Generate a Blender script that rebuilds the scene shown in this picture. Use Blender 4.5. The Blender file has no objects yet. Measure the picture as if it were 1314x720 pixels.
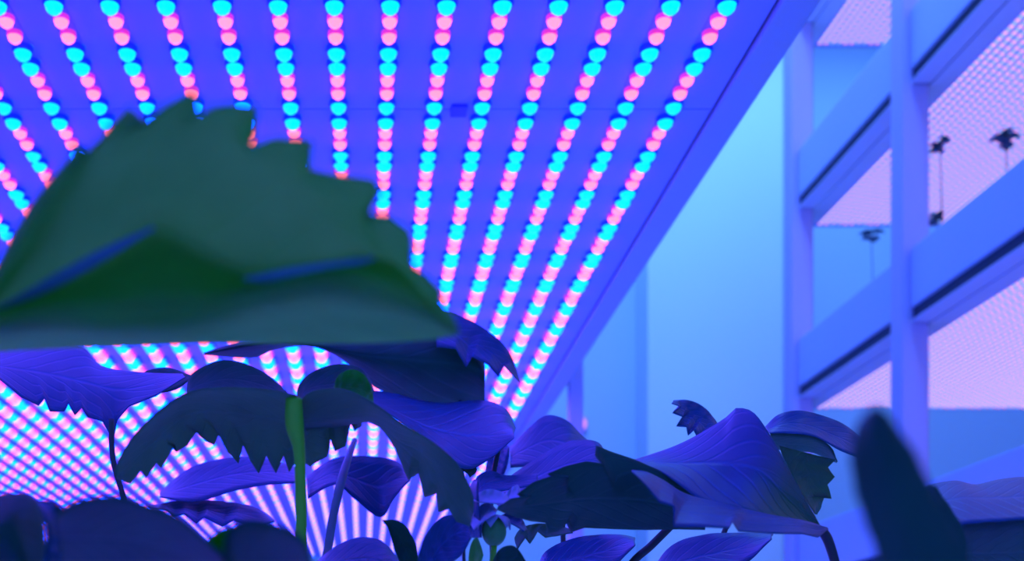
import bpy, bmesh, math, random
from mathutils import Vector, Matrix

# ------------------------------------------------------------------ camera
F = 1500.0                      # focal length in pixels of the 1314 px frame
VX, VY = 466.0, 890.0           # where the rows of lamps run to
EYE = 1.2                       # lens height above the floor
C = bpy.context.scene.collection
cam_d = bpy.data.cameras.new('camera'); cam = bpy.data.objects.new('camera', cam_d); C.objects.link(cam)
cam.location = (0, 0, EYE); cam.rotation_euler = (math.pi / 2, 0, 0)
cam_d.sensor_width = 36; cam_d.lens = 36 * F / 1314
cam_d.shift_x = (657 - VX) / 1314; cam_d.shift_y = (VY - 360) / 1314
cam_d.clip_start = 0.01; cam_d.clip_end = 60
cam_d.dof.use_dof = True; cam_d.dof.focus_distance = 0.54; cam_d.dof.aperture_fstop = 12.5
bpy.context.scene.camera = cam
# ------------------------------------------------------------------ world, exposure, added fill lights
w = bpy.data.worlds.new('world'); bpy.context.scene.world = w; w.use_nodes = True
w.node_tree.nodes['Background'].inputs[0].default_value = (0.04, 0.16, 1.0, 1)
w.node_tree.nodes['Background'].inputs[1].default_value = 0.9
vs = bpy.context.scene.view_settings
vs.view_transform = 'Standard'; vs.look = 'None'; vs.gamma = 1; vs.exposure = 0.0
def area(name, loc, rot, sx, sy, power, col):
    l = bpy.data.lights.new(name, 'AREA'); l.shape = 'RECTANGLE'; l.size = sx; l.size_y = sy
    l.energy = power; l.color = col
    o = bpy.data.objects.new(name, l); o.location = loc; o.rotation_euler = rot; C.objects.link(o); return o
area('fill_light_aisle', (0.75, 2.2, 3.9), (0, 0, 0), 0.5, 3.0, 75, (0.15, 0.33, 1.0))  # added light without a fixture, brightens the far rack and aisle
area('fill_light_rear', (1.3, 3.95, 3.9), (0, 0, 0), 2.2, 0.4, 36, (0.14, 0.36, 1.0))  # added, unseen light that brightens the back wall and pier
area('fill_light_low', (0.72, 1.2, 0.5), (math.pi, 0, 0), 0.5, 2.0, 8, (0.06, 0.16, 1.0))  # added light shining upwards, lifts the undersides along the aisle

R = random.Random(7)
V = Vector
def P(px, py, Y): return V(((px - VX) * Y / F, Y, EYE + (VY - py) * Y / F))

# ------------------------------------------------------------------ materials
def pmat(name, col, rough=0.5, spec=0.5, emis=None, es=0.0, noise=0.0, nscale=30, bump=0.0, metal=0.0, trans=None):
    m = bpy.data.materials.new(name); m.use_nodes = True; nt = m.node_tree; b = nt.nodes['Principled BSDF']
    b.inputs['Base Color'].default_value = (*col, 1); b.inputs['Roughness'].default_value = rough
    b.inputs['Specular IOR Level'].default_value = spec; b.inputs['Metallic'].default_value = metal
    if emis:
        b.inputs['Emission Color'].default_value = (*emis, 1); b.inputs['Emission Strength'].default_value = es
    if noise or bump:
        tc = nt.nodes.new('ShaderNodeTexCoord'); n = nt.nodes.new('ShaderNodeTexNoise')
        n.inputs['Scale'].default_value = nscale; n.inputs['Detail'].default_value = 4
        nt.links.new(tc.outputs['Object'], n.inputs['Vector'])
        if noise:
            mr = nt.nodes.new('ShaderNodeMapRange'); mr.inputs['To Min'].default_value = 1 - noise; mr.inputs['To Max'].default_value = 1 + noise
            nt.links.new(n.outputs['Fac'], mr.inputs['Value'])
            vm = nt.nodes.new('ShaderNodeVectorMath'); vm.operation = 'SCALE'; vm.inputs[0].default_value = col
            nt.links.new(mr.outputs[0], vm.inputs['Scale']); nt.links.new(vm.outputs[0], b.inputs['Base Color'])
        if bump:
            bp = nt.nodes.new('ShaderNodeBump'); bp.inputs['Strength'].default_value = bump; bp.inputs['Distance'].default_value = 0.002
            nt.links.new(n.outputs['Fac'], bp.inputs['Height']); nt.links.new(bp.outputs[0], b.inputs['Normal'])
    return m

def leaf_mat(name, col, tcol, tw=0.45, rough=0.42, spec=0.5, base=None):
    """leaf blade: veined diffuse/gloss surface mixed with light coming through it"""
    m = bpy.data.materials.new(name); m.use_nodes = True; nt = m.node_tree; N = nt.nodes; L = nt.links
    b = N['Principled BSDF']; out = N['Material Output']
    b.inputs['Roughness'].default_value = rough; b.inputs['Specular IOR Level'].default_value = spec
    uv = N.new('ShaderNodeUVMap'); uv.uv_map = 'UVMap'
    sp = N.new('ShaderNodeSeparateXYZ'); L.new(uv.outputs[0], sp.inputs[0])
    def mth(op, a, bb=None):
        n = N.new('ShaderNodeMath'); n.operation = op
        for i, q in enumerate((a, bb)):
            if q is None: continue
            if isinstance(q, (int, float)): n.inputs[i].default_value = q
            else: L.new(q, n.inputs[i])
        return n.outputs[0]
    av = mth('ABSOLUTE', mth('SUBTRACT', sp.outputs['Y'], 0.5))
    ph = mth('SUBTRACT', mth('MULTIPLY', sp.outputs['X'], 8.0), mth('MULTIPLY', av, 7.0))
    fr = mth('ABSOLUTE', mth('SUBTRACT', mth('FRACT', ph), 0.5))
    lat = N.new('ShaderNodeMapRange'); lat.interpolation_type = 'SMOOTHSTEP'
    L.new(fr, lat.inputs['Value']); lat.inputs['From Min'].default_value = 0.0; lat.inputs['From Max'].default_value = 0.16
    lat.inputs['To Min'].default_value = 1; lat.inputs['To Max'].default_value = 0
    mid = N.new('ShaderNodeMapRange'); mid.interpolation_type = 'SMOOTHSTEP'
    L.new(av, mid.inputs['Value']); mid.inputs['From Max'].default_value = 0.035
    mid.inputs['To Min'].default_value = 1; mid.inputs['To Max'].default_value = 0
    vein = mth('MAXIMUM', mth('MULTIPLY', lat.outputs[0], 0.55), mid.outputs[0])
    tc = N.new('ShaderNodeTexCoord'); n1 = N.new('ShaderNodeTexNoise'); n1.inputs['Scale'].default_value = 45; n1.inputs['Detail'].default_value = 5
    L.new(tc.outputs['Object'], n1.inputs['Vector'])
    cr = N.new('ShaderNodeMix'); cr.data_type = 'RGBA'
    cr.inputs[6].default_value = (*[c * 0.7 for c in col], 1); cr.inputs[7].default_value = (*[c * 1.3 for c in col], 1)
    L.new(n1.outputs['Fac'], cr.inputs[0])
    c2 = N.new('ShaderNodeMix'); c2.data_type = 'RGBA'; L.new(mth('MULTIPLY', vein, 0.35), c2.inputs[0]); L.new(cr.outputs[2], c2.inputs[6])
    c2.inputs[7].default_value = (*[min(1, c * 2 + 0.02) for c in col], 1)
    last = c2.outputs[2]
    if base:          # greener blade tissue towards the stalk
        c3 = N.new('ShaderNodeMix'); c3.data_type = 'RGBA'; g = N.new('ShaderNodeMapRange'); g.interpolation_type = 'SMOOTHSTEP'
        g.inputs['From Min'].default_value = 0.50; g.inputs['From Max'].default_value = 0.78; L.new(sp.outputs['X'], g.inputs['Value'])
        L.new(g.outputs[0], c3.inputs[0]); L.new(last, c3.inputs[6]); c3.inputs[7].default_value = (*base, 1); last = c3.outputs[2]
    L.new(last, b.inputs['Base Color'])
    bp = N.new('ShaderNodeBump'); bp.inputs['Strength'].default_value = 0.35; bp.inputs['Distance'].default_value = 0.0012
    hh = mth('SUBTRACT', mth('MULTIPLY', n1.outputs['Fac'], 0.6), vein); L.new(hh, bp.inputs['Height'])
    L.new(bp.outputs[0], b.inputs['Normal'])
    tr = N.new('ShaderNodeBsdfTranslucent'); L.new(bp.outputs[0], tr.inputs['Normal'])
    t2 = N.new('ShaderNodeMix'); t2.data_type = 'RGBA'; L.new(n1.outputs['Fac'], t2.inputs[0])
    t2.inputs[6].default_value = (*[c * 0.75 for c in tcol], 1); t2.inputs[7].default_value = (*[min(1, c * 1.25) for c in tcol], 1)
    L.new(t2.outputs[2], tr.inputs['Color'])
    mx = N.new('ShaderNodeMixShader'); mx.inputs[0].default_value = tw
    L.new(b.outputs[0], mx.inputs[1]); L.new(tr.outputs[0], mx.inputs[2]); L.new(mx.outputs[0], out.inputs['Surface'])
    return m

M = dict(
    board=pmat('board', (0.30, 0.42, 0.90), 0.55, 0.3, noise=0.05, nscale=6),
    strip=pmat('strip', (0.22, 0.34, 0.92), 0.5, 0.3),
    rail=pmat('rail', (0.35, 0.50, 0.62), 0.45, 0.4, noise=0.06, nscale=8),
    groove=pmat('groove', (0.05, 0.07, 0.12), 0.6, 0.2),
    blue_core=pmat('blue_core', (0, 0.1, 0.2), 0.2, 0.5, (0.0, 0.052, 1.0), 18.5),
    red_core=pmat('red_core', (0.2, 0.02, 0.05), 0.2, 0.5, (1.0, 0.135, 0.21), 3.0),
    blue_rim=pmat('blue_rim', (0.02, 0.05, 0.4), 0.3, 0.3, (0.0, 0.03, 1.0), 0.45),
    red_rim=pmat('red_rim', (0.3, 0.02, 0.2), 0.3, 0.3, (1.0, 0.05, 0.65), 0.7),
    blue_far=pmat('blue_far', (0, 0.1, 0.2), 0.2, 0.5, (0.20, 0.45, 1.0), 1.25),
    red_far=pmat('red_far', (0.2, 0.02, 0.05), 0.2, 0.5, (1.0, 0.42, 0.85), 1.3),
    screw=pmat('connector', (0.02, 0.08, 0.5), 0.4, 0.5),
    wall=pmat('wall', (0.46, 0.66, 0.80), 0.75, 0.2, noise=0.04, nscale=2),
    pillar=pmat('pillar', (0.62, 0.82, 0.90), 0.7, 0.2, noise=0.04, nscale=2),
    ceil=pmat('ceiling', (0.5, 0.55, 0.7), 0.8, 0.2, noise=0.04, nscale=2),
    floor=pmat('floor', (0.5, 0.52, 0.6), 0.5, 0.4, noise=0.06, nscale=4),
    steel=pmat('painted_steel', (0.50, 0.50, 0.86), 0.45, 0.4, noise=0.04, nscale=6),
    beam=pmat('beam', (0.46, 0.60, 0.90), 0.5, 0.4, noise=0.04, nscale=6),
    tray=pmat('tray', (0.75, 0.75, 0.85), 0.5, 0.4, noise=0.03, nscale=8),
    soil=pmat('soil', (0.05, 0.035, 0.03), 0.95, 0.1, noise=0.4, nscale=60, bump=0.6),
    pinklamp=pmat('pink_lamp', (0.5, 0.2, 0.4), 0.4, 0.4, (1.0, 0.30, 0.85), 0.8),
    leaf=leaf_mat('leaf', (0.08, 0.36, 0.13), (0.34, 1.0, 0.26), 0.82),
    leaf_mid=leaf_mat('leaf_mid', (0.05, 0.14, 0.15), (0.27, 0.62, 0.24), 0.62),
    leaf_fold=leaf_mat('leaf_fold', (0.02, 0.12, 0.30), (0.02, 0.35, 0.10), 0.3, 0.36, base=(0.03, 0.24, 0.05)),  # blue part holds the lamp light on the upper face
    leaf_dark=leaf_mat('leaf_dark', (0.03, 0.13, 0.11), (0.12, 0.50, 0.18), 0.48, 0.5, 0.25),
    leaf_young=leaf_mat('leaf_young', (0.05, 0.35, 0.06), (0.08, 1.0, 0.08), 0.6),
    leaf_lit_blue=leaf_mat('leaf_lit', (0.02, 0.12, 0.29), (0.02, 0.35, 0.10), 0.30, 0.36),  # blue lamp light on leaf tops put into the base colour
    stem=pmat('stem', (0.15, 0.80, 0.03), 0.45, 0.4, noise=0.2, nscale=90),
    stem_pale=pmat('stem_pale', (0.14, 0.26, 0.24), 0.5, 0.4, noise=0.2, nscale=90),
    stem_dark=pmat('stem_dark', (0.05, 0.08, 0.06), 0.5, 0.4, noise=0.2, nscale=90),
    bud=pmat('bud', (0.10, 0.50, 0.10), 0.5, 0.4, noise=0.2, nscale=200, bump=0.5),
    highlight_blue=pmat('highlight_blue', (0.20, 0.35, 0.80), 0.5, 0.5),  # pale blue that paints a highlight on the big leaf's fold
    sepal=pmat('sepal', (0.35, 0.5, 0.6), 0.6, 0.3, noise=0.2, nscale=120),
)

# ------------------------------------------------------------------ helpers
def link(name, me, mats, parent=None, loc=(0, 0, 0)):
    for mm in (mats if isinstance(mats, (list, tuple)) else [mats]): me.materials.append(mm)
    o = bpy.data.objects.new(name, me); C.objects.link(o)
    o.location = loc
    if parent: o.parent = parent; 
    return o
def from_bm(name, bm, mats, parent=None, smooth=False, origin=None):
    me = bpy.data.meshes.new(name)
    if origin is not None: bmesh.ops.translate(bm, verts=bm.verts, vec=-V(origin))
    bm.to_mesh(me); bm.free()
    if smooth:
        for p in me.polygons: p.use_smooth = True
    o = link(name, me, mats, parent)
    return o
def box_bm(bm, x0, x1, y0, y1, z0, z1, bev=0.0, mi=0):
    r = bmesh.ops.create_cube(bm, size=1.0)
    vs_ = r['verts']
    for v in vs_: v.co = V(((x0 + x1) / 2 + v.co.x * (x1 - x0), (y0 + y1) / 2 + v.co.y * (y1 - y0), (z0 + z1) / 2 + v.co.z * (z1 - z0)))
    fs = set(f for v in vs_ for f in v.link_faces)
    for f in fs: f.material_index = mi
    if bev:
        es = set(e for f in fs for e in f.edges); bmesh.ops.bevel(bm, geom=list(es), offset=bev, segments=2, affect='EDGES', profile=0.6)
def box(name, x0, x1, y0, y1, z0, z1, mat, parent=None, bev=0.0):
    bm = bmesh.new(); box_bm(bm, x0, x1, y0, y1, z0, z1, bev)
    o = None
    pw = V(parent.location) if parent else V((0, 0, 0))
    ctr = V(((x0 + x1) / 2, (y0 + y1) / 2, z0))
    bmesh.ops.translate(bm, verts=bm.verts, vec=-ctr)
    me = bpy.data.meshes.new(name); bm.to_mesh(me); bm.free()
    o = link(name, me, mat, parent); o.location = ctr - pw
    return o
def thing(name, label, cat, loc, group=None):
    o = bpy.data.objects.new(name, None); o.empty_display_size = 0.05; C.objects.link(o); o.location = loc
    o['label'] = label; o['category'] = cat
    if group: o['group'] = group
    return o
def struct(name, x0, x1, y0, y1, z0, z1, mat, parent=None, bev=0.0):
    o = box(name, x0, x1, y0, y1, z0, z1, mat, parent, bev)
    if not parent: o['kind'] = 'structure'
    return o

def poly_params(pts):
    d = [0.0]
    for a, b in zip(pts, pts[1:]): d.append(d[-1] + math.hypot(b[0] - a[0], b[1] - a[1]) + 1e-6)
    return [q / d[-1] for q in d]
def sample(pts, ts, u):
    for i in range(len(ts) - 1):
        if u <= ts[i + 1] + 1e-9:
            k = (u - ts[i]) / max(1e-9, ts[i + 1] - ts[i]); a, b = pts[i], pts[i + 1]
            return tuple(a[j] + (b[j] - a[j]) * k for j in range(len(a)))
    return pts[-1]
def smooth_line(pts, n=4):
    """Catmull-Rom refine"""
    out = []
    for i in range(len(pts) - 1):
        p0 = pts[max(i - 1, 0)]; p1 = pts[i]; p2 = pts[i + 1]; p3 = pts[min(i + 2, len(pts) - 1)]
        for k in range(n):
            t = k / n
            out.append(tuple(0.5 * ((2 * p1[j]) + (-p0[j] + p2[j]) * t + (2 * p0[j] - 5 * p1[j] + 4 * p2[j] - p3[j]) * t * t + (-p0[j] + 3 * p1[j] - 3 * p2[j] + p3[j]) * t ** 3) for j in range(len(p1))))
    out.append(pts[-1]); return out

def blade(name, rows, mat, parent, nv=5, wav=0.0008, thick=0.00035, teeth_rows=(), label=None, seed=0):
    """A leaf blade: rows of (px, py, depth) run base to tip, from one margin over the folds to the other margin;
    each point is a real place in the rack, the surface between is lofted, then given thickness."""
    rr = random.Random(seed + len(name))
    fine = []
    for i, r_ in enumerate(rows):
        r3 = [tuple(p) for p in r_]
        fine.append(r3 if i in teeth_rows else smooth_line(r3, 5))
    pars = [poly_params(f) for f in fine]
    us = set(k / 40 for k in range(41))
    for i in range(len(rows)):
        if i in teeth_rows: us |= set(pars[i])
    us = sorted(us); u2 = [us[0]]
    for u in us[1:]:
        if u - u2[-1] > 0.002: u2.append(u)
    us = u2
    n = len(rows); bm = bmesh.new(); uvl = bm.loops.layers.uv.new('UVMap'); grid = []; uvs = {}
    nb = (n - 1) * nv
    for u in us:
        col = [sample(fine[i], pars[i], u) for i in range(n)]
        col3 = [P(*c) for c in col]
        line = []
        for k in range(nb + 1):
            s = k / nv; i = min(int(s), n - 2); t = s - i
            p0 = col3[max(i - 1, 0)]; p1 = col3[i]; p2 = col3[i + 1]; p3 = col3[min(i + 2, n - 1)]
            q = 0.5 * ((2 * p1) + (-p0 + p2) * t + (2 * p0 - 5 * p1 + 4 * p2 - p3) * t * t + (-p0 + 3 * p1 - 3 * p2 + p3) * t ** 3)
            q = q + V((0, 1, 0.3)) * wav * math.sin(u * 31 + k * 1.7 + seed) * (0.3 + (0 if n > 2 else math.sin(math.pi * k / nb)))
            if n == 2:   # single blade: a shallow keel along the middle
                q = q + V((0, 1, 0)) * 0.004 * math.sin(math.pi * k / nb) * math.sin(math.pi * min(1, u + .05))
            v = bm.verts.new(q); uvs[v] = (u, k / nb); line.append(v)
        grid.append(line)
    for a, b in zip(grid, grid[1:]):
        for k in range(nb):
            f = bm.faces.new((a[k], b[k], b[k + 1], a[k + 1])); f.smooth = True
            for l in f.loops: l[uvl].uv = uvs[l.vert]
    bmesh.ops.remove_doubles(bm, verts=bm.verts, dist=1e-6)
    o = put(name, bm, mat, parent)
    sm = o.modifiers.new('thickness', 'SOLIDIFY'); sm.thickness = thick; sm.offset = 0
    if label: o['label'] = label
    return o
def put(name, bm, mat, parent):
    """object origin at the middle of its mesh, placed under its parent"""
    c = V((0, 0, 0))
    for v in bm.verts: c += v.co
    c /= max(1, len(bm.verts)); bmesh.ops.translate(bm, verts=bm.verts, vec=-c)
    me = bpy.data.meshes.new(name); bm.to_mesh(me); bm.free()
    o = link(name, me, mat, parent)
    pw = V((0, 0, 0)); q = parent
    while q: pw += V(q.location); q = q.parent
    o.location = c - pw
    return o
def tube(name, pts, rad, mat, parent, sides=10, label=None):
    """pts: world vectors, rad: radii"""
    P4 = smooth_line([(*p, r) for p, r in zip(pts, rad)], 6)
    bm = bmesh.new(); rings = []
    up = V((0.13, 1, 0.21)).normalized()
    for i, q in enumerate(P4):
        a = V(P4[max(0, i - 1)][:3]); b = V(P4[min(len(P4) - 1, i + 1)][:3]); d = (b - a).normalized()
        s = d.cross(up).normalized(); t = d.cross(s)
        rings.append([bm.verts.new(V(q[:3]) + (s * math.cos(2 * math.pi * k / sides) + t * math.sin(2 * math.pi * k / sides)) * q[3]) for k in range(sides)])
    for a, b in zip(rings, rings[1:]):
        for k in range(sides):
            f = bm.faces.new((a[k], a[(k + 1) % sides], b[(k + 1) % sides], b[k])); f.smooth = True
    bm.faces.new(rings[0]); bm.faces.new(rings[-1])
    bmesh.ops.recalc_face_normals(bm, faces=bm.faces)
    o = put(name, bm, mat, parent)
    if label: o['label'] = label
    return o

# ------------------------------------------------------------------ the room
struct('floor', -2.4, 3.6, -1.5, 4.8, -0.1, 0, M['floor'])
struct('ceiling', -2.4, 3.6, -1.5, 4.8, 4.2, 4.3, M['ceil'])
struct('wall_back', -2.4, 3.6, 4.7, 4.8, 0, 4.2, M['wall'])
struct('wall_right', 3.5, 3.6, -1.5, 4.7, 0, 4.2, M['wall'])
struct('wall_left', -2.5, -2.4, -1.5, 4.8, 0, 4.2, M['wall'])
struct('trim_1', 1.095, 1.62, 4.5, 4.7, 0, 4.2, M['pillar'], bev=0.01)       # wide pale pier on the back wall

# ------------------------------------------------------------------ lamp meshes
PITCH = 0.0207
def led_bm(bm, x, y, z, r, h, dome, segs, mi_rim, mi_core):
    """a round lens hanging from z: collar, face and shallow dome"""
    cr = 0.80 if mi_rim == 0 and r > 0.0062 else 0.90
    prof = [(1.0, 0.0, 0), (1.0, -0.72 * h, 0), (0.95, -1.0 * h, 0), (cr, -1.0 * h, 1), (cr * 0.84, -1.0 * h - dome * 0.55, 1), (cr * 0.45, -1.0 * h - dome * 0.92, 1)]
    if segs < 12: prof = [(1.0, 0.0, 0), (0.97, -0.95 * h, 0), (0.80, -1.0 * h, 1), (0.45, -1.0 * h - dome * 0.85, 1)]
    rings = [[bm.verts.new((x + r * k * math.cos(2 * math.pi * i / segs), y + r * k * math.sin(2 * math.pi * i / segs), z + dz)) for i in range(segs)] for k, dz, _ in prof]
    for j in range(len(rings) - 1):
        a, b = rings[j], rings[j + 1]
        for i in range(segs):
            f = bm.faces.new((a[(i + 1) % segs], a[i], b[i], b[(i + 1) % segs])); f.smooth = True
            f.material_index = mi_core if prof[j + 1][2] and prof[j][2] or (prof[j + 1][2] and segs < 12 and j == 2) else mi_rim
    top = bm.verts.new((x, y, z - h - dome))
    for i in range(segs):
        f = bm.faces.new((rings[-1][(i + 1) % segs], rings[-1][i], top)); f.smooth = True; f.material_index = mi_core
RB, RR_ = 0.0083, 0.0060
def led_mesh(name, r, h, dome, rim, core):
    bm = bmesh.new(); led_bm(bm, 0, 0, 0, r, h, dome, 16, 0, 1); me = bpy.data.meshes.new(name); bm.to_mesh(me); bm.free()
    me.materials.append(rim); me.materials.append(core); return me
blue_me = led_mesh('blue_led', RB, 0.0040, 0.0064, M['blue_rim'], M['blue_core'])
red_me = led_mesh('red_led', RR_, 0.0034, 0.0050, M['red_rim'], M['red_core'])
def grow(y):        # farther lenses drawn wider, putting the bloom of bright lamps into their shape
    return 1.0 + max(0.0, min(0.8, (y - 1.0) * 0.85)) - max(0.0, min(0.85, (y - 2.0) * 1.0))
def led_positions(y0, y1):
    """(y, is_blue): boards one metre long, 48 lamps each, blue at both ends and pairs between"""
    out = []
    for b in range(math.floor(y0), math.ceil(y1) + 1):
        for j in range(48):
            y = b + 0.0137 + j * PITCH
            if y0 < y < y1: out.append((y, ((j + 1) // 2) % 2 == 0))
    return out

# ------------------------------------------------------------------ the plant rack the camera looks up into
PZ = EYE + 0.5                     # underside of the lamp boards
X_R, ROWS, DX = 0.262, 34, 0.0404
panel = thing('grow_light_panel', 'wide blue lamp board overhead with rows of cyan and pink lenses above the leaves', 'grow light', (-0.35, 2.0, PZ))
pl = V(panel.location)
for i, (a, b) in enumerate(((0.0, 0.9993), (1.0007, 1.9993), (2.0007, 2.9993), (3.0007, 4.25))):
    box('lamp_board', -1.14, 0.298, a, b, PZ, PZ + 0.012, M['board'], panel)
box('joint_backing', -1.14, 0.298, 0.0, 4.25, PZ + 0.0125, PZ + 0.016, M['groove'], panel)
rail = box('edge_rail', 0.3005, 0.328, 0.0, 4.27, PZ - 0.004, PZ + 0.045, M['rail'], panel, bev=0.002)
box('edge_rail', -1.17, -1.1415, 0.0, 4.27, PZ - 0.004, PZ + 0.045, M['rail'], panel, bev=0.002)
box('end_rail', -1.14, 0.298, 4.255, 4.28, PZ - 0.004, PZ + 0.045, M['rail'], panel, bev=0.002)
box('rail_groove', 0.298, 0.3003, 0.0, 4.25, PZ + 0.003, PZ + 0.02, M['groove'], panel)
for cx, cy in ((0.082, 1.0), (0.062, 1.327), (-0.1, 2.0)):
    box('cable_clip', cx - 0.007, cx + 0.007, cy - 0.009, cy + 0.009, PZ - 0.003, PZ, M['screw'], panel, bev=0.001)
pos = led_positions(0.02, 4.2)
cand = []
for k in range(ROWS):
    x = X_R - k * DX
    for (y, isb) in pos:
        px = VX + F * x / y; py = VY - F * 0.5 / y
        cand.append((x, y, isb, k, -8 < px < 1320 and -6 < py))
def hid(x, y):      # places the big near leaf covers: those lenses are not worth an object each
    px = VX + F * x / y; py = VY - F * 0.5 / y
    return 190 < py < 440 and 30 < px < 470 + 0.3 * (py - 190)
seen = sorted([c for c in cand if c[4] and not hid(c[0], c[1])], key=lambda c: c[1])
lone = {True: [], False: []}
for c in seen:
    if len(lone[c[2]]) < 150: lone[c[2]].append(c)
single = set((c[3], c[1]) for v in lone.values() for c in v)
strips = {}
for k in range(ROWS):
    x = X_R - k * DX
    strips[k] = box('lamp_strip', x - 0.0065, x + 0.0065, 0.0, 4.24, PZ - 0.0006, PZ, M['strip'], panel)
LZ = PZ - 0.0006
for (x, y, isb, k, vis) in cand:
    if (k, y) in single:
        s = strips[k]; o = bpy.data.objects.new('blue_led' if isb else 'red_led', blue_me if isb else red_me)
        C.objects.link(o); o.parent = s; o.location = V((x, y, LZ)) - pl - V(s.location); o.scale = (grow(y), grow(y), 1)
bm = bmesh.new()
for (x, y, isb, k, vis) in cand:
    if (k, y) not in single:
        led_bm(bm, x, y, LZ, (RB if isb else RR_ * 1.1) * grow(y), 0.0042 if isb else 0.0040, 0.0055 * grow(y), 8, 0 if isb else 2, 1 if isb else 3)
o = put('led_field', bm, [M['blue_rim'], M['blue_core'], M['red_rim'], M['red_core']], panel); o['kind'] = 'stuff'

# posts and tray of that rack
rackA = thing('plant_rack', 'steel rack post beside the far end of the overhead lamp board', 'rack', (-0.4, 2.0, 0))
for (x, y) in ((0.352, 1.94), (0.352, 4.2), (-1.2, 0.1), (-1.2, 1.94), (-1.2, 4.2), (0.352, -0.2), (-1.2, -0.2)):
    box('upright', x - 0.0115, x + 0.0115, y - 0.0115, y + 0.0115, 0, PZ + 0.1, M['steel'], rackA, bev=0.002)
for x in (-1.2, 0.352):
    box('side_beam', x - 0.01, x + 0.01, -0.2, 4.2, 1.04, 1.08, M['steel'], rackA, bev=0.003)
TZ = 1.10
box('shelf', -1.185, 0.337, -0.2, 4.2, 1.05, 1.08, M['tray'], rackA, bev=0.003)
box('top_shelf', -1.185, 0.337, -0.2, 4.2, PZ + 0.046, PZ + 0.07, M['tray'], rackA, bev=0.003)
trayo = thing('planting_tray', 'long white planting tray with pale cover sheet under the strawberry plants', 'tray', (-0.42, 2.0, 1.0805))
box('tray_base', -1.15, 0.31, 0.03, 4.1, 1.0805, 1.086, M['tray'], trayo)
for (x0, x1, y0, y1) in ((-1.15, -1.145, 0.03, 4.1), (0.305, 0.31, 0.03, 4.1), (-1.145, 0.305, 0.03, 0.035), (-1.145, 0.305, 4.095, 4.1)):
    box('tray_side', x0, x1, y0, y1, 1.086, 1.1015, M['tray'], trayo)
bm = bmesh.new(); g = bmesh.ops.create_grid(bm, x_segments=30, y_segments=80, size=0.5)
for v in bm.verts:
    v.co = V((-0.42 + v.co.x * 1.448, 2.065 + v.co.y * 4.058, 1.100 + R.uniform(-0.001, 0.001)))
s = put('cover_sheet', bm, M['tray'], trayo)
TZ = 1.1018
pk = thing('indicator_lamp', 'small round pink lamp low on the pale wall beside the slim post', 'lamp', (0.93, 4.68, EYE + (890 - 545) * 4.7 / F))
bm = bmesh.new(); bmesh.ops.create_uvsphere(bm, u_segments=20, v_segments=12, radius=0.024); bmesh.ops.scale(bm, vec=(1, 0.5, 1), verts=bm.verts)
x_ = (745 - VX) * 4.68 / F; pk.location.x = x_
lens = link('lens', bpy.data.meshes.new('lens'), M['pinklamp'], pk); bm.to_mesh(lens.data); bm.free()
for p in lens.data.polygons: p.use_smooth = True
box('housing', x_ - 0.03, x_ + 0.03, 4.683, 4.70, pk.location.z - 0.03, pk.location.z + 0.03, M['steel'], pk, bev=0.003)

# ------------------------------------------------------------------ the second rack, across the aisle
XB, XE = 1.157, 2.45
rackB = thing('shelving_rack', 'tall pale blue steel shelving rack across the aisle holding glowing pink lamp levels', 'rack', (1.8, 1.9, 0))
for y in (2.5, 3.14, 0.6):
    for x in (XB, XE - 0.055):
        wdt = 0.058
        nm = box('upright', x - (0.014 if x == XB else 0), x + wdt - 0.014, y - 0.02, y + 0.035, 0, 4.0, M['steel'], rackB, bev=0.004)
        if x == XB: box('upright_slot', x + 0.0445, x + 0.047, y - 0.012, y + 0.028, 0.1, 3.9, M['groove'], rackB)
levels = [EYE - 0.226, EYE + 0.281, EYE + 0.787, EYE + 1.293, EYE + 1.79]
names = ['lowest', 'second', 'middle', 'upper', 'topmost']
labels = {2: 'pink glowing lamp board on the lowest visible level of the far rack', 3: 'pink glowing lamp board on the middle visible level of the far rack',
          4: 'pink glowing lamp board at the very top beside the overhead board corner', 1: 'pink lamp board low on the far rack below the frame'}
for li, z in enumerate(levels):
    if li == 0: continue
    for (y0, y1) in ((0.64, 2.475), (2.54, 3.115)):
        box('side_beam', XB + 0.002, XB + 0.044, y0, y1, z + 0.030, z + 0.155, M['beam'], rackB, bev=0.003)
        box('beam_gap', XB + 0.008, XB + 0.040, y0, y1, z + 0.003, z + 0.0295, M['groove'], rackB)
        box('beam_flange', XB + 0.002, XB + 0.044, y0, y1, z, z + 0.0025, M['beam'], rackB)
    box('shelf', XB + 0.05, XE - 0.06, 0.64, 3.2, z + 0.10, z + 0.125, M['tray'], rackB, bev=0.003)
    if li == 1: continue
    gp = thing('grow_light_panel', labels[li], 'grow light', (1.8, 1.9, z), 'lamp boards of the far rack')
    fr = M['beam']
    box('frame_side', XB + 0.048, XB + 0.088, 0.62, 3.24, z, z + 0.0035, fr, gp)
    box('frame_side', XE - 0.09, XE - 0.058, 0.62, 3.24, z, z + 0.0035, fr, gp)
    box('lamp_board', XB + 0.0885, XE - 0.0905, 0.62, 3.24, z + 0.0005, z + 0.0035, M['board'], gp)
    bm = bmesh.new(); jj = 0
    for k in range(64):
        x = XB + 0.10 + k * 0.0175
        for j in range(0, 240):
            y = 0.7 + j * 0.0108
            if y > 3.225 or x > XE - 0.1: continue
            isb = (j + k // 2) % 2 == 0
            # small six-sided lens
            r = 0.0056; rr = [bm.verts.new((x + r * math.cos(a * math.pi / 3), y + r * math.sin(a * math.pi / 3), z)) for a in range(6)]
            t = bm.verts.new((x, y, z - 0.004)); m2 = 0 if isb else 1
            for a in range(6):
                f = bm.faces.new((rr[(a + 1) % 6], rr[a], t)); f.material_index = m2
    o = put('led_field', bm, [M['blue_far'], M['red_far']], gp); o['kind'] = 'stuff'

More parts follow.
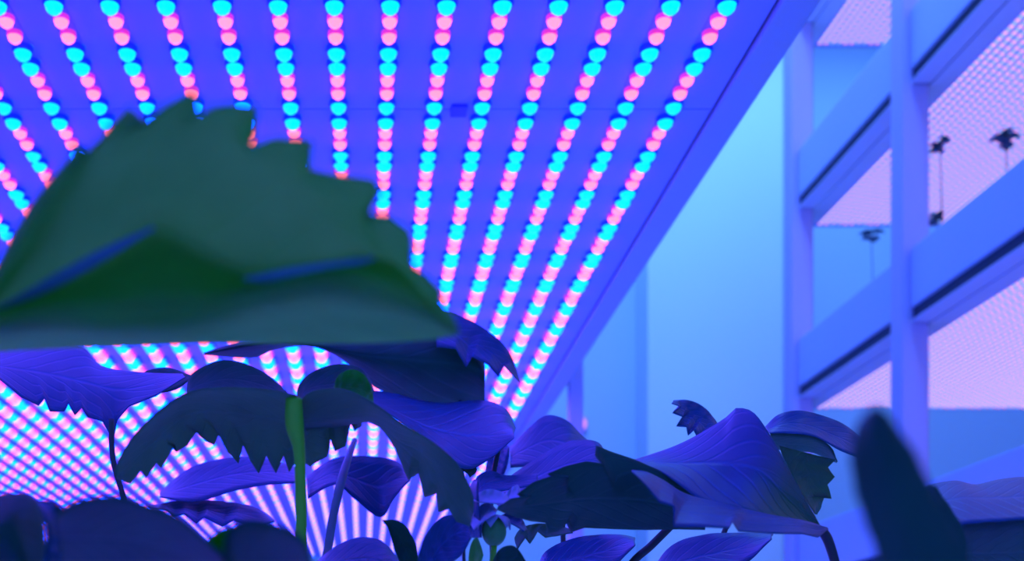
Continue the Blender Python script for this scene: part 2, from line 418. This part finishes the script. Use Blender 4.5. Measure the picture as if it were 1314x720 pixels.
# small plants on the far rack (soft silhouettes against its lamps)
def small_plant(x, y, z, h, s, label, seed):
    t = thing('seedling', label, 'plant', (x, y, z), 'seedlings on the far rack')
    rr = random.Random(seed)
    bm = bmesh.new(); bmesh.ops.create_cone(bm, cap_ends=True, segments=16, radius1=0.018, radius2=0.024, depth=0.04)
    bmesh.ops.translate(bm, verts=bm.verts, vec=(x, y, z + 0.02)); put('pot', bm, M['groove'], t)
    tube('stem', [V((x, y, z + 0.03)), V((x + 0.004, y, z + h * 0.5)), V((x, y, z + h))], [0.0018, 0.0013, 0.0010], M['stem_dark'], t, 6)
    for k in range(9):
        a = k * 1.05 + rr.random(); L_ = s * rr.uniform(0.8, 1.2); c = V((x, y, z + h + s * rr.uniform(-0.7, 0.5))); d = V((math.cos(a), math.sin(a), 0)); sd = V((-math.sin(a), math.cos(a), 0))
        bm = bmesh.new(); uvl = bm.loops.layers.uv.new('UVMap'); rws = []
        for i in range(8):
            u = i / 7; wd = L_ * 0.42 * math.sin(math.pi * min(0.97, u ** 0.8 + 0.02)) + 0.0006
            ce = c + d * L_ * u + V((0, 0, L_ * (0.35 * u - 0.55 * u * u)))
            rws.append([bm.verts.new(ce + sd * wd * q + V((0, 0, -abs(q) * wd * 0.2))) for q in (-1, -0.5, 0, 0.5, 1)])
        for i in range(7):
            for q in range(4):
                f = bm.faces.new((rws[i][q], rws[i + 1][q], rws[i + 1][q + 1], rws[i][q + 1])); f.smooth = True
                for l, (uu, vv) in zip(f.loops, ((i, q), (i + 1, q), (i + 1, q + 1), (i, q + 1))): l[uvl].uv = (uu / 7, vv / 4)
        o = put('leaf', bm, M['leaf_lit_blue'], t); o.modifiers.new('thickness', 'SOLIDIFY').thickness = 0.0006
def on_rack(px, py, X, li, s, label, seed):
    """stand a seedling on shelf li so that its crown shows at (px, py)"""
    Y = F * X / (px - VX); top = EYE + (VY - py) * Y / F; z = levels[li] + 0.125
    small_plant(X, Y, z, top - z, s, label, seed)
on_rack(1206, 182, 1.26, 2, 0.022, 'small dark seedling before the pink board just right of the post', 1)
on_rack(1290, 172, 1.30, 2, 0.026, 'dark seedling before the pink board at the right edge of the frame', 2)
on_rack(1202, 277, 1.25, 2, 0.018, 'low dark seedling by the foot of the pink board near the post', 3)
on_rack(1118, 300, 1.30, 2, 0.030, 'dark bushy seedling left of the tall post under the middle pink board', 4)

# ------------------------------------------------------------------ strawberry plants
def plant(label, px, Y, group='strawberry plants on the tray'):
    x = (px - VX) * Y / F
    t = thing('strawberry_plant', label, 'plant', (x, Y, TZ), group)
    bm = bmesh.new(); bmesh.ops.create_icosphere(bm, subdivisions=2, radius=0.012)
    bmesh.ops.scale(bm, vec=(1, 1, 0.8), verts=bm.verts); bmesh.ops.translate(bm, verts=bm.verts, vec=(x, Y, TZ + 0.0098))
    for f in bm.faces: f.smooth = True
    put('crown', bm, M['stem_dark'], t)
    return t
def D(pts, *d):
    """give a pixel outline its depths, evenly from the first value to the last"""
    n = len(pts); out = []
    for i, (x, y) in enumerate(pts):
        s = i / max(1, n - 1) * (len(d) - 1); k = min(int(s), max(0, len(d) - 2)); t = s - k
        out.append((x, y, d[k] if len(d) == 1 else d[k] + (d[k + 1] - d[k]) * t))
    return out
def petiole(t, pts, rad, mat='stem', label=None):
    b = V(t.location) + V((0, 0, 0.01))
    q = [P(*p) for p in pts]
    q += [q[-1].lerp(b, 0.06), q[-1].lerp(b, 0.25), q[-1].lerp(b, 0.6)]
    rad = list(rad) + [rad[-1]] * (len(q) + 1 - len(rad))
    return tube('petiole', q + [b], rad, M[mat], t, 10, label)

# --- 1 big near leaf
p1 = plant('strawberry plant whose huge soft green leaf fills the upper left, nearest the lens', -60, 0.26)
top = [(-30, 400), (-8, 352), (14, 305), (36, 266), (60, 234), (90, 202), (97, 184), (116, 194), (140, 165), (165, 135), (176, 146), (190, 157), (215, 132), (250, 116), (258, 150), (272, 137), (300, 134), (331, 137), (328, 172), (318, 190), (350, 177), (401, 180), (398, 219), (430, 224), (480, 230), (489, 246), (466, 274), (500, 277), (526, 297), (528, 320), (527, 340), (550, 355), (566, 374), (562, 390), (580, 404), (588, 424)]
blade('leaflet', [D(top, 0.200, 0.170, 0.183, 0.204), D([(-26, 402), (20, 330), (60, 272), (105, 222), (170, 187), (260, 182), (330, 208), (400, 242), (460, 290), (520, 348), (552, 388), (588, 424)], .19, .185, .20, .212),
       D([(-30, 405), (60, 372), (130, 332), (200, 292), (262, 322), (330, 350), (410, 340), (470, 330), (530, 350), (575, 400), (588, 425)], 0.212, 0.212, 0.212, 0.212),
       D([(-30, 420), (60, 405), (150, 410), (250, 405), (330, 375), (410, 360), (480, 375), (540, 400), (588, 427)], 0.191, 0.191, 0.200, 0.212),
       D([(-30, 452), (60, 447), (150, 444), (260, 440), (360, 440), (460, 440), (540, 436), (588, 429)], .27, .29, .28, .225)],
      M['leaf'], p1, nv=6, wav=0.0012, teeth_rows=(0,), seed=3)
tube('fold_highlight', [P(-20, 400, .210), P(60, 366, .209), P(130, 328, .208), P(198, 292, .208)], [.0009, .0012, .0011, .0003], M['highlight_blue'], p1, 10, 'pale blue highlight along the leaf fold')  # added tube, paints the lit ridge of the fold
tube('fold_highlight', [P(300, 362, .208), P(370, 352, .204), P(430, 342, .204), P(480, 332, .205)], [.0003, .0010, .0009, .0003], M['highlight_blue'], p1, 10, 'pale blue highlight along the leaf fold')  # same painted highlight, right part of the fold
petiole(p1, [(-25, 425, 0.212), (-60, 500, 0.221), (-70, 680, 0.221)], [0.0016])
# --- 2 dark leaf behind it
p2 = plant('strawberry plant with dark broad leaf just behind and below the huge green one', 590, 0.72)
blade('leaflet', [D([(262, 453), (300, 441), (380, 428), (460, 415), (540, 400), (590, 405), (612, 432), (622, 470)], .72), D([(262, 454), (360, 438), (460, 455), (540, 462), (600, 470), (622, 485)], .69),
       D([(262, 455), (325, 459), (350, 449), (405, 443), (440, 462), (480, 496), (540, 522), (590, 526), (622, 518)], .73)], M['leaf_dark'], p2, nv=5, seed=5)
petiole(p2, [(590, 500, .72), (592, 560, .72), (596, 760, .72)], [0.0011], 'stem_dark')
blade('leaflet', [D([(560, 402), (600, 410), (640, 436), (658, 462), (667, 490)], .70, .72), D([(560, 445), (585, 448), (598, 472), (606, 458), (626, 468), (640, 484), (646, 468), (658, 482), (667, 491)], .67, .71)],
      M['leaf_lit_blue'], p2, nv=5, teeth_rows=(1,), seed=6)
# --- 3 blue leaf at far left
p3 = plant('strawberry plant with smooth blue leaf at the left edge under the huge green leaf', 150, 0.52)
blade('leaflet', [D([(-20, 450), (50, 442), (105, 446), (130, 470), (180, 478), (235, 480)], .60, .56), D([(-20, 468), (50, 478), (105, 490), (150, 500), (190, 495), (236, 482)], .53, .54),
       D([(-20, 475), (0, 487), (28, 510), (50, 521), (57, 511), (64, 528), (83, 528), (88, 518), (96, 533), (105, 523), (112, 535), (132, 541), (145, 566), (150, 540), (165, 522), (200, 508), (238, 484)], .50, .52)],
      M['leaf_lit_blue'], p3, nv=5, teeth_rows=(2,), seed=8)
petiole(p3, [(143, 538, .51), (145, 590, .51), (160, 645, .51)], [0.0013], 'stem_dark')
blade('leaflet', [D([(175, 500), (185, 478), (215, 472), (245, 482)], .6), D([(175, 503), (195, 505), (225, 500), (245, 486)], .57)], M['leaf_dark'], p3, nv=4, seed=9)
# --- 4 centre trifoliate, sharp
p4 = plant('sharp strawberry plant at centre with three drooping toothed leaflets on one green stalk', 388, 0.42)
g = blade('leaflet', [D([(381, 508), (345, 500), (290, 497), (243, 503), (203, 528), (170, 562), (150, 596), (150, 613)], .415, .40, .40),
       D([(382, 545), (340, 535), (290, 530), (245, 530), (205, 560), (172, 590), (152, 608)], .435, .43, .415),
       D([(383, 588), (371, 606), (364, 585), (354, 608), (342, 585), (332, 608), (322, 592), (312, 571), (306, 595), (292, 580), (282, 553), (275, 571), (264, 566), (255, 550), (240, 572), (226, 580), (224, 571), (207, 601), (201, 594), (188, 613), (181, 604), (167, 621), (158, 618), (150, 614)], .44, .44, .42)],
      M['leaf_mid'], p4, nv=5, teeth_rows=(2,), seed=11)
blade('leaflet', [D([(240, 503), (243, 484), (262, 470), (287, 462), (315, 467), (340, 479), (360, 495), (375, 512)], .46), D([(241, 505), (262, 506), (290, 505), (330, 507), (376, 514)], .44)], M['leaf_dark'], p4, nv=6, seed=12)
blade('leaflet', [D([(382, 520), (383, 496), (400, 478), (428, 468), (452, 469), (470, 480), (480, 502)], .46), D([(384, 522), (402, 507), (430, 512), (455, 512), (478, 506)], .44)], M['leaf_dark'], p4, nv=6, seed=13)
blade('leaflet', [D([(428, 500), (434, 482), (452, 474), (468, 482), (477, 500), (479, 518)], .437), D([(430, 503), (448, 513), (466, 512), (478, 519)], .43)], M['leaf_young'], p4, nv=4, seed=14, label='bright green curled lobe')
blade('leaflet', [D([(383, 525), (400, 515), (430, 515), (452, 528), (464, 540)], .43), D([(385, 590), (398, 599), (405, 594), (420, 586), (424, 564), (430, 579), (443, 573), (450, 541), (455, 553), (464, 546)], .445)], M['leaf_mid'], p4, nv=6, teeth_rows=(1,), seed=15)
blade('leaflet', [D([(384, 516), (400, 502), (440, 499), (480, 518), (520, 546), (560, 571), (590, 600), (607, 640), (604, 672)], .42, .40, .39),
       D([(388, 540), (430, 536), (480, 538), (512, 566), (540, 580), (570, 620), (603, 673)], .425, .415, .40),
       D([(392, 552), (430, 548), (472, 541), (490, 549), (508, 577), (524, 616), (537, 607), (545, 638), (560, 633), (563, 657), (576, 653), (586, 669), (603, 675)], .435, .43, .41)],
      M['leaf_mid'], p4, nv=5, teeth_rows=(2,), seed=16)
petiole(p4, [(377, 512, .418), (378, 545, .418), (384, 580, .418), (386, 640, .418), (387, 715, .42)], [0.0030, 0.0034, 0.0022, 0.0021, 0.0021, 0.0022], 'stem')
# --- 5 blue leaf behind centre
p5 = plant('strawberry plant with a bright blue leaf lying behind the right toothed leaflet', 640, 0.62)
blade('leaflet', [D([(455, 500), (500, 504), (560, 517), (620, 514), (650, 526), (662, 550)], .68), D([(470, 512), (510, 530), (560, 552), (620, 560), (660, 556)], .60, .62),
       D([(480, 520), (530, 552), (565, 585), (600, 602), (630, 588), (660, 562)], .56, .60)], M['leaf_lit_blue'], p5, nv=5, seed=18)
blade('leaflet', [D([(585, 596), (605, 590), (612, 604), (604, 612)], .60), D([(588, 600), (594, 604), (600, 608), (603, 613)], .59)], M['leaf_dark'], p5, nv=3, seed=19)
petiole(p5, [(640, 575, .61), (630, 640, .61), (634, 760, .62)], [0.0013], 'stem_dark')
blade('leaflet', [D([(622, 608), (628, 580), (640, 566), (652, 572)], .72), D([(645, 612), (650, 600), (653, 585), (653, 574)], .70)], M['leaf_lit_blue'], p5, nv=4, seed=20)
# --- 6 bottom left near leaves
p6 = plant('strawberry plant of dark blurred leaves in the bottom left corner', 40, 0.27)
blade('leaflet', [D([(-20, 640), (10, 633), (36, 634), (50, 650), (58, 690), (52, 740)], .27), D([(-20, 690), (5, 680), (20, 700), (30, 725), (36, 742)], .25), D([(-20, 740), (0, 742), (20, 744)], .26)], M['leaf_dark'], p6, seed=21)
blade('leaflet', [D([(44, 642), (70, 644), (92, 668), (105, 700), (112, 740)], .29), D([(50, 648), (60, 680), (58, 710), (55, 740)], .28)], M['leaf_lit_blue'], p6, seed=22)
petiole(p6, [(50, 735, .27), (48, 790, .27)], [0.0016], 'stem_dark')
p7 = plant('strawberry plant with a broad dark leaf along the bottom, left of the green stalk', 190, 0.24)
blade('leaflet', [D([(70, 660), (100, 642), (150, 636), (190, 648), (226, 660), (262, 690), (305, 730)], .215), D([(75, 690), (120, 690), (180, 695), (240, 715), (290, 740)], .245), D([(80, 740), (140, 745), (200, 748), (285, 748)], .28)], M['leaf_dark'], p7, nv=5, seed=23)
blade('leaflet', [D([(255, 735), (262, 700), (280, 682), (296, 676)], .25), D([(275, 742), (285, 720), (295, 700), (298, 680)], .25)], M['leaf_young'], p7, seed=24)
blade('leaflet', [D([(288, 735), (290, 688), (310, 669), (350, 671), (385, 688), (398, 712), (405, 740)], .215), D([(292, 740), (330, 742), (370, 744), (402, 742)], .26)], M['leaf_dark'], p7, nv=6, seed=25)
petiole(p7, [(190, 745, .24), (190, 800, .24)], [0.0016], 'stem_dark')
# --- mid distance leaves under the centre plant
p8 = plant('strawberry plant with soft blue leaves seen beneath the drooping centre leaflets', 330, 0.66)
blade('leaflet', [D([(205, 632), (245, 600), (300, 587), (345, 590), (388, 602)], .70), D([(205, 638), (250, 644), (300, 630), (345, 622), (388, 620)], .64)], M['leaf_lit_blue'], p8, nv=5, seed=27)
blade('leaflet', [D([(393, 612), (430, 588), (480, 586), (512, 594), (527, 612)], .70), D([(395, 640), (430, 622), (455, 640), (488, 664), (505, 640), (526, 616)], .65)], M['leaf_lit_blue'], p8, nv=5, seed=28)
blade('leaflet', [D([(190, 650), (235, 642), (290, 644), (330, 652), (352, 668)], .66), D([(190, 651), (215, 656), (222, 664), (236, 660), (252, 672), (262, 664), (285, 676), (300, 668), (325, 678), (352, 670)], .62)], M['leaf_lit_blue'], p8, nv=4, teeth_rows=(1,), seed=29)
petiole(p8, [(455, 565, .70), (440, 610, .63), (428, 660, .62), (418, 720, .63)], [0.0015, 0.0024, 0.0024], 'stem_pale')
p9 = plant('low strawberry plant at the bottom centre with blue and dark pointed leaves', 520, 0.45)
blade('leaflet', [D([(405, 722), (430, 702), (460, 690), (492, 696), (520, 730)], .46), D([(410, 740), (450, 745), (490, 745), (518, 740)], .42)], M['leaf_lit_blue'], p9, seed=31)
blade('leaflet', [D([(490, 668), (510, 668), (524, 680), (535, 705), (538, 740)], .44), D([(498, 675), (505, 700), (515, 725), (528, 742)], .44)], M['leaf_dark'], p9, seed=32)
blade('leaflet', [D([(532, 735), (545, 690), (565, 665), (590, 662), (604, 680)], .44), D([(560, 740), (575, 725), (592, 712), (605, 690)], .43)], M['leaf_lit_blue'], p9, seed=33)
petiole(p9, [(560, 720, .44), (545, 780, .45)], [0.0014], 'stem_dark')
# --- 7 bud cluster
p10 = plant('strawberry plant with a round green bud among small pale leaves, bottom centre', 625, 0.46)
c = P(634, 682, .45)
bm = bmesh.new(); bmesh.ops.create_uvsphere(bm, u_segments=20, v_segments=14, radius=0.0053); bmesh.ops.scale(bm, vec=(0.9, 0.9, 1.1), verts=bm.verts)
bmesh.ops.translate(bm, verts=bm.verts, vec=c)
for f in bm.faces: f.smooth = True
bo = put('bud', bm, M['bud'], p10)
for k in range(6):
    a = k * math.pi / 3 + 0.2; d = V((math.cos(a), math.sin(a), 0)); sd = V((-d.y, d.x, 0)); bm = bmesh.new(); uvl = bm.loops.layers.uv.new('UVMap')
    rr_ = []
    for i in range(6):
        u = i / 5; wd = 0.0026 * math.sin(math.pi * (0.15 + 0.84 * u)) ; ce = c + d * (0.0015 + 0.0052 * math.sin(u * 1.5)) + V((0, 0, 0.0062 - 0.0055 * u * u))
        rr_.append([bm.verts.new(ce + sd * wd * q) for q in (-1, 0, 1)])
    for i in range(5):
        for q in range(2): bm.faces.new((rr_[i][q], rr_[i + 1][q], rr_[i + 1][q + 1], rr_[i][q + 1])).smooth = True
    put('sepal', bm, M['sepal'], bo).modifiers.new('thickness', 'SOLIDIFY').thickness = 0.0004
petiole(p10, [(634, 700, .45), (628, 760, .455)], [0.0012, 0.0012, 0.0014], 'stem')
for i, (a, b, dd, mt) in enumerate((
    ([(606, 638), (625, 628), (645, 632), (655, 642)], [(610, 644), (630, 646), (648, 648)], .46, 'sepal'),
    ([(636, 646), (650, 632), (664, 622), (668, 636)], [(640, 650), (655, 648), (666, 640)], .47, 'sepal'),
    ([(604, 672), (610, 655), (625, 645), (638, 655)], [(608, 680), (622, 668), (636, 660)], .455, 'sepal'),
    ([(638, 665), (652, 658), (668, 664), (676, 680)], [(640, 672), (655, 672), (672, 682)], .47, 'leaf_lit_blue'),
    ([(600, 730), (604, 700), (612, 690), (618, 705)], [(612, 732), (616, 725), (620, 712)], .44, 'leaf'),
    ([(606, 690), (598, 650), (605, 620), (612, 615)], [(618, 690), (616, 665), (614, 640), (613, 618)], .46, 'leaf_lit_blue'),
    ([(628, 735), (640, 706), (662, 702), (682, 735)], [(632, 742), (650, 744), (680, 740)], .43, 'leaf_dark'),
    ([(610, 632), (612, 612), (630, 604), (650, 610), (690, 608)], [(612, 634), (632, 632), (655, 628), (690, 622)], .52, 'leaf_lit_blue'))):
    blade('leaflet', [D(a, dd), D(b, dd - 0.012)], M[mt], p10, nv=4, wav=0.0005, seed=40 + i)
# --- 8 blue leaves right of centre
p11 = plant('strawberry plant with smooth blue leaves between the lit lamp rows and the dark toothed leaf', 730, 0.66)
blade('leaflet', [D([(655, 575), (680, 548), (702, 533), (728, 540), (748, 560), (775, 582)], .72), D([(655, 600), (690, 598), (730, 596), (775, 592)], .66)], M['leaf_lit_blue'], p11, nv=5, seed=51)
blade('leaflet', [D([(640, 622), (668, 602), (705, 578), (735, 566), (768, 568), (778, 592)], .62), D([(642, 634), (680, 638), (720, 628), (778, 612)], .56)], M['leaf_lit_blue'], p11, nv=5, seed=52)
petiole(p11, [(720, 620, .62), (725, 760, .65)], [0.0014], 'stem_dark')
# --- 9 right sharp leaf
p12 = plant('sharp strawberry plant right of centre with dark toothed leaflet and folded blue one', 1075, 0.46)
blade('leaflet', [D([(638, 652), (656, 640), (682, 636), (664, 634), (684, 619), (705, 612), (730, 611), (703, 608), (724, 599), (752, 592), (774, 595), (764, 584), (765, 572), (785, 580), (815, 590), (846, 604), (875, 622), (905, 650)], .405, .43, .46),
       D([(638, 653), (690, 648), (760, 640), (840, 645), (905, 665)], .41, .445, .46),
       D([(638, 654), (660, 663), (682, 669), (700, 671), (704, 684), (716, 681), (727, 672), (733, 683), (750, 677), (790, 679), (835, 680), (870, 679), (905, 680)], .42, .46, .465)],
      M['leaf_dark'], p12, nv=5, teeth_rows=(0, 2), seed=61)
blade('leaflet', [D([(812, 591), (860, 575), (900, 556), (930, 537), (938, 530), (944, 524), (958, 525), (970, 532), (988, 558), (1008, 592), (1032, 637), (1057, 684)], .53, .53, .50, .46),
       D([(813, 592), (870, 595), (930, 595), (975, 605), (1010, 640), (1057, 685)], .49, .49, .46),
       D([(814, 593), (845, 604), (872, 622), (905, 645), (950, 655), (1000, 670), (1057, 686)], .455, .45, .455)],
      M['leaf_fold'], p12, nv=6, seed=62)
blade('leaflet', [D([(811, 603), (830, 606), (852, 617), (880, 634), (930, 647), (985, 660), (1030, 668), (1062, 677)], .445, .44, .452),
       D([(812, 606), (828, 622), (846, 644), (866, 650), (864, 676), (900, 676), (935, 678), (940, 670), (948, 682), (1000, 685), (1030, 685), (1050, 690), (1062, 680)], .385, .39, .45)],
      M['leaf_lit_blue'], p12, nv=5, teeth_rows=(1,), seed=63)
petiole(p12, [(1046, 677, .455), (1057, 684, .455), (1065, 700, .455), (1073, 730, .455)], [0.0010, 0.0019, 0.0019, 0.0018, 0.002], 'stem_dark')
# --- 10 leaves behind it
p13 = plant('strawberry plant with grey-green arching leaf behind the folded blue leaflet', 895, 0.62)
blade('leaflet', [D([(864, 514), (885, 514), (905, 524), (922, 545)], .63), D([(862, 518), (874, 522), (863, 530), (876, 535), (868, 547), (881, 548), (883, 559), (890, 552), (896, 563), (918, 552)], .61)], M['leaf_lit_blue'], p13, nv=4, teeth_rows=(1,), seed=71)
blade('leaflet', [D([(982, 548), (998, 533), (1025, 527), (1060, 535), (1088, 548), (1115, 572)], .60), D([(988, 556), (1010, 556), (1045, 560), (1078, 578), (1115, 592)], .57)], M['leaf_lit_blue'], p13, nv=5, seed=72)
blade('leaflet', [D([(988, 556), (1010, 556), (1045, 560), (1066, 574), (1074, 592)], .60), D([(992, 575), (1015, 580), (1040, 580), (1060, 588), (1074, 594)], .63)], M['leaf_dark'], p13, nv=4, seed=73)
blade('leaflet', [D([(1000, 572), (1012, 605), (1028, 632), (1046, 660)], .58), D([(1072, 590), (1062, 600), (1071, 612), (1062, 622), (1067, 640), (1058, 636), (1053, 652), (1048, 660)], .60)], M['leaf_mid'], p13, nv=5, teeth_rows=(1,), seed=74)
petiole(p13, [(1000, 600, .61), (950, 640, .61), (900, 760, .62)], [0.0014], 'stem_dark')
# --- 11 near dark blurred leaf
p14 = plant('nearest dark upright strawberry leaf, strongly blurred, at lower right', 1180, 0.157)
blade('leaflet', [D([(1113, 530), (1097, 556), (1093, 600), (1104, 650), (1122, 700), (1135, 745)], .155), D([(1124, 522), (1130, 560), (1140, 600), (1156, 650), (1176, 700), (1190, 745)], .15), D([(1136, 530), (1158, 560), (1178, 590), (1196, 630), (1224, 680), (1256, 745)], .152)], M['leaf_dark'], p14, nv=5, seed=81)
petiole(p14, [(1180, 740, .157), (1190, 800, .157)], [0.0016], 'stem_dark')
# --- 12 right leaf
p15 = plant('strawberry plant with a broad blue-topped leaf in the bottom right corner', 1290, 0.42)
blade('leaflet', [D([(1165, 640), (1190, 624), (1225, 617), (1250, 622), (1275, 617), (1300, 613), (1345, 612)], .50), D([(1190, 650), (1230, 640), (1275, 640), (1345, 636)], .44), D([(1200, 680), (1240, 672), (1290, 668), (1345, 664)], .40)], M['leaf_lit_blue'], p15, nv=5, seed=83)
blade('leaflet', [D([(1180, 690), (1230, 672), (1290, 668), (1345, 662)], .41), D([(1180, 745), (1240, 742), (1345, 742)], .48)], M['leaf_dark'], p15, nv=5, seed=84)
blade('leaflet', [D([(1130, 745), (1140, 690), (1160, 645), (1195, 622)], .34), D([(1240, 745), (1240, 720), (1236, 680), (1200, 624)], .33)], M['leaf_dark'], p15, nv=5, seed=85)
petiole(p15, [(1280, 745, .44), (1288, 800, .43)], [0.0016], 'stem_dark')
# --- 13 bottom strip right of centre
p16 = plant('low strawberry plant under the folded blue leaflet with slanting stalk', 760, 0.52)
blade('leaflet', [D([(835, 735), (862, 700), (905, 686), (950, 684), (992, 684)], .58), D([(850, 745), (900, 742), (950, 728), (990, 692)], .54)], M['leaf_lit_blue'], p16, nv=5, seed=91)
blade('leaflet', [D([(690, 735), (700, 708), (740, 690), (790, 686), (815, 690)], .56), D([(700, 745), (740, 742), (780, 732), (815, 700)], .52)], M['leaf_lit_blue'], p16, nv=5, seed=92)
blade('leaflet', [D([(660, 690), (672, 676), (700, 672), (735, 680)], .50), D([(664, 705), (674, 690), (680, 698), (690, 682), (700, 690), (735, 684)], .49)], M['leaf_mid'], p16, nv=4, teeth_rows=(1,), seed=93)
petiole(p16, [(860, 676, .53), (836, 700, .53), (806, 730, .53), (775, 800, .53)], [0.0018], 'stem_dark')
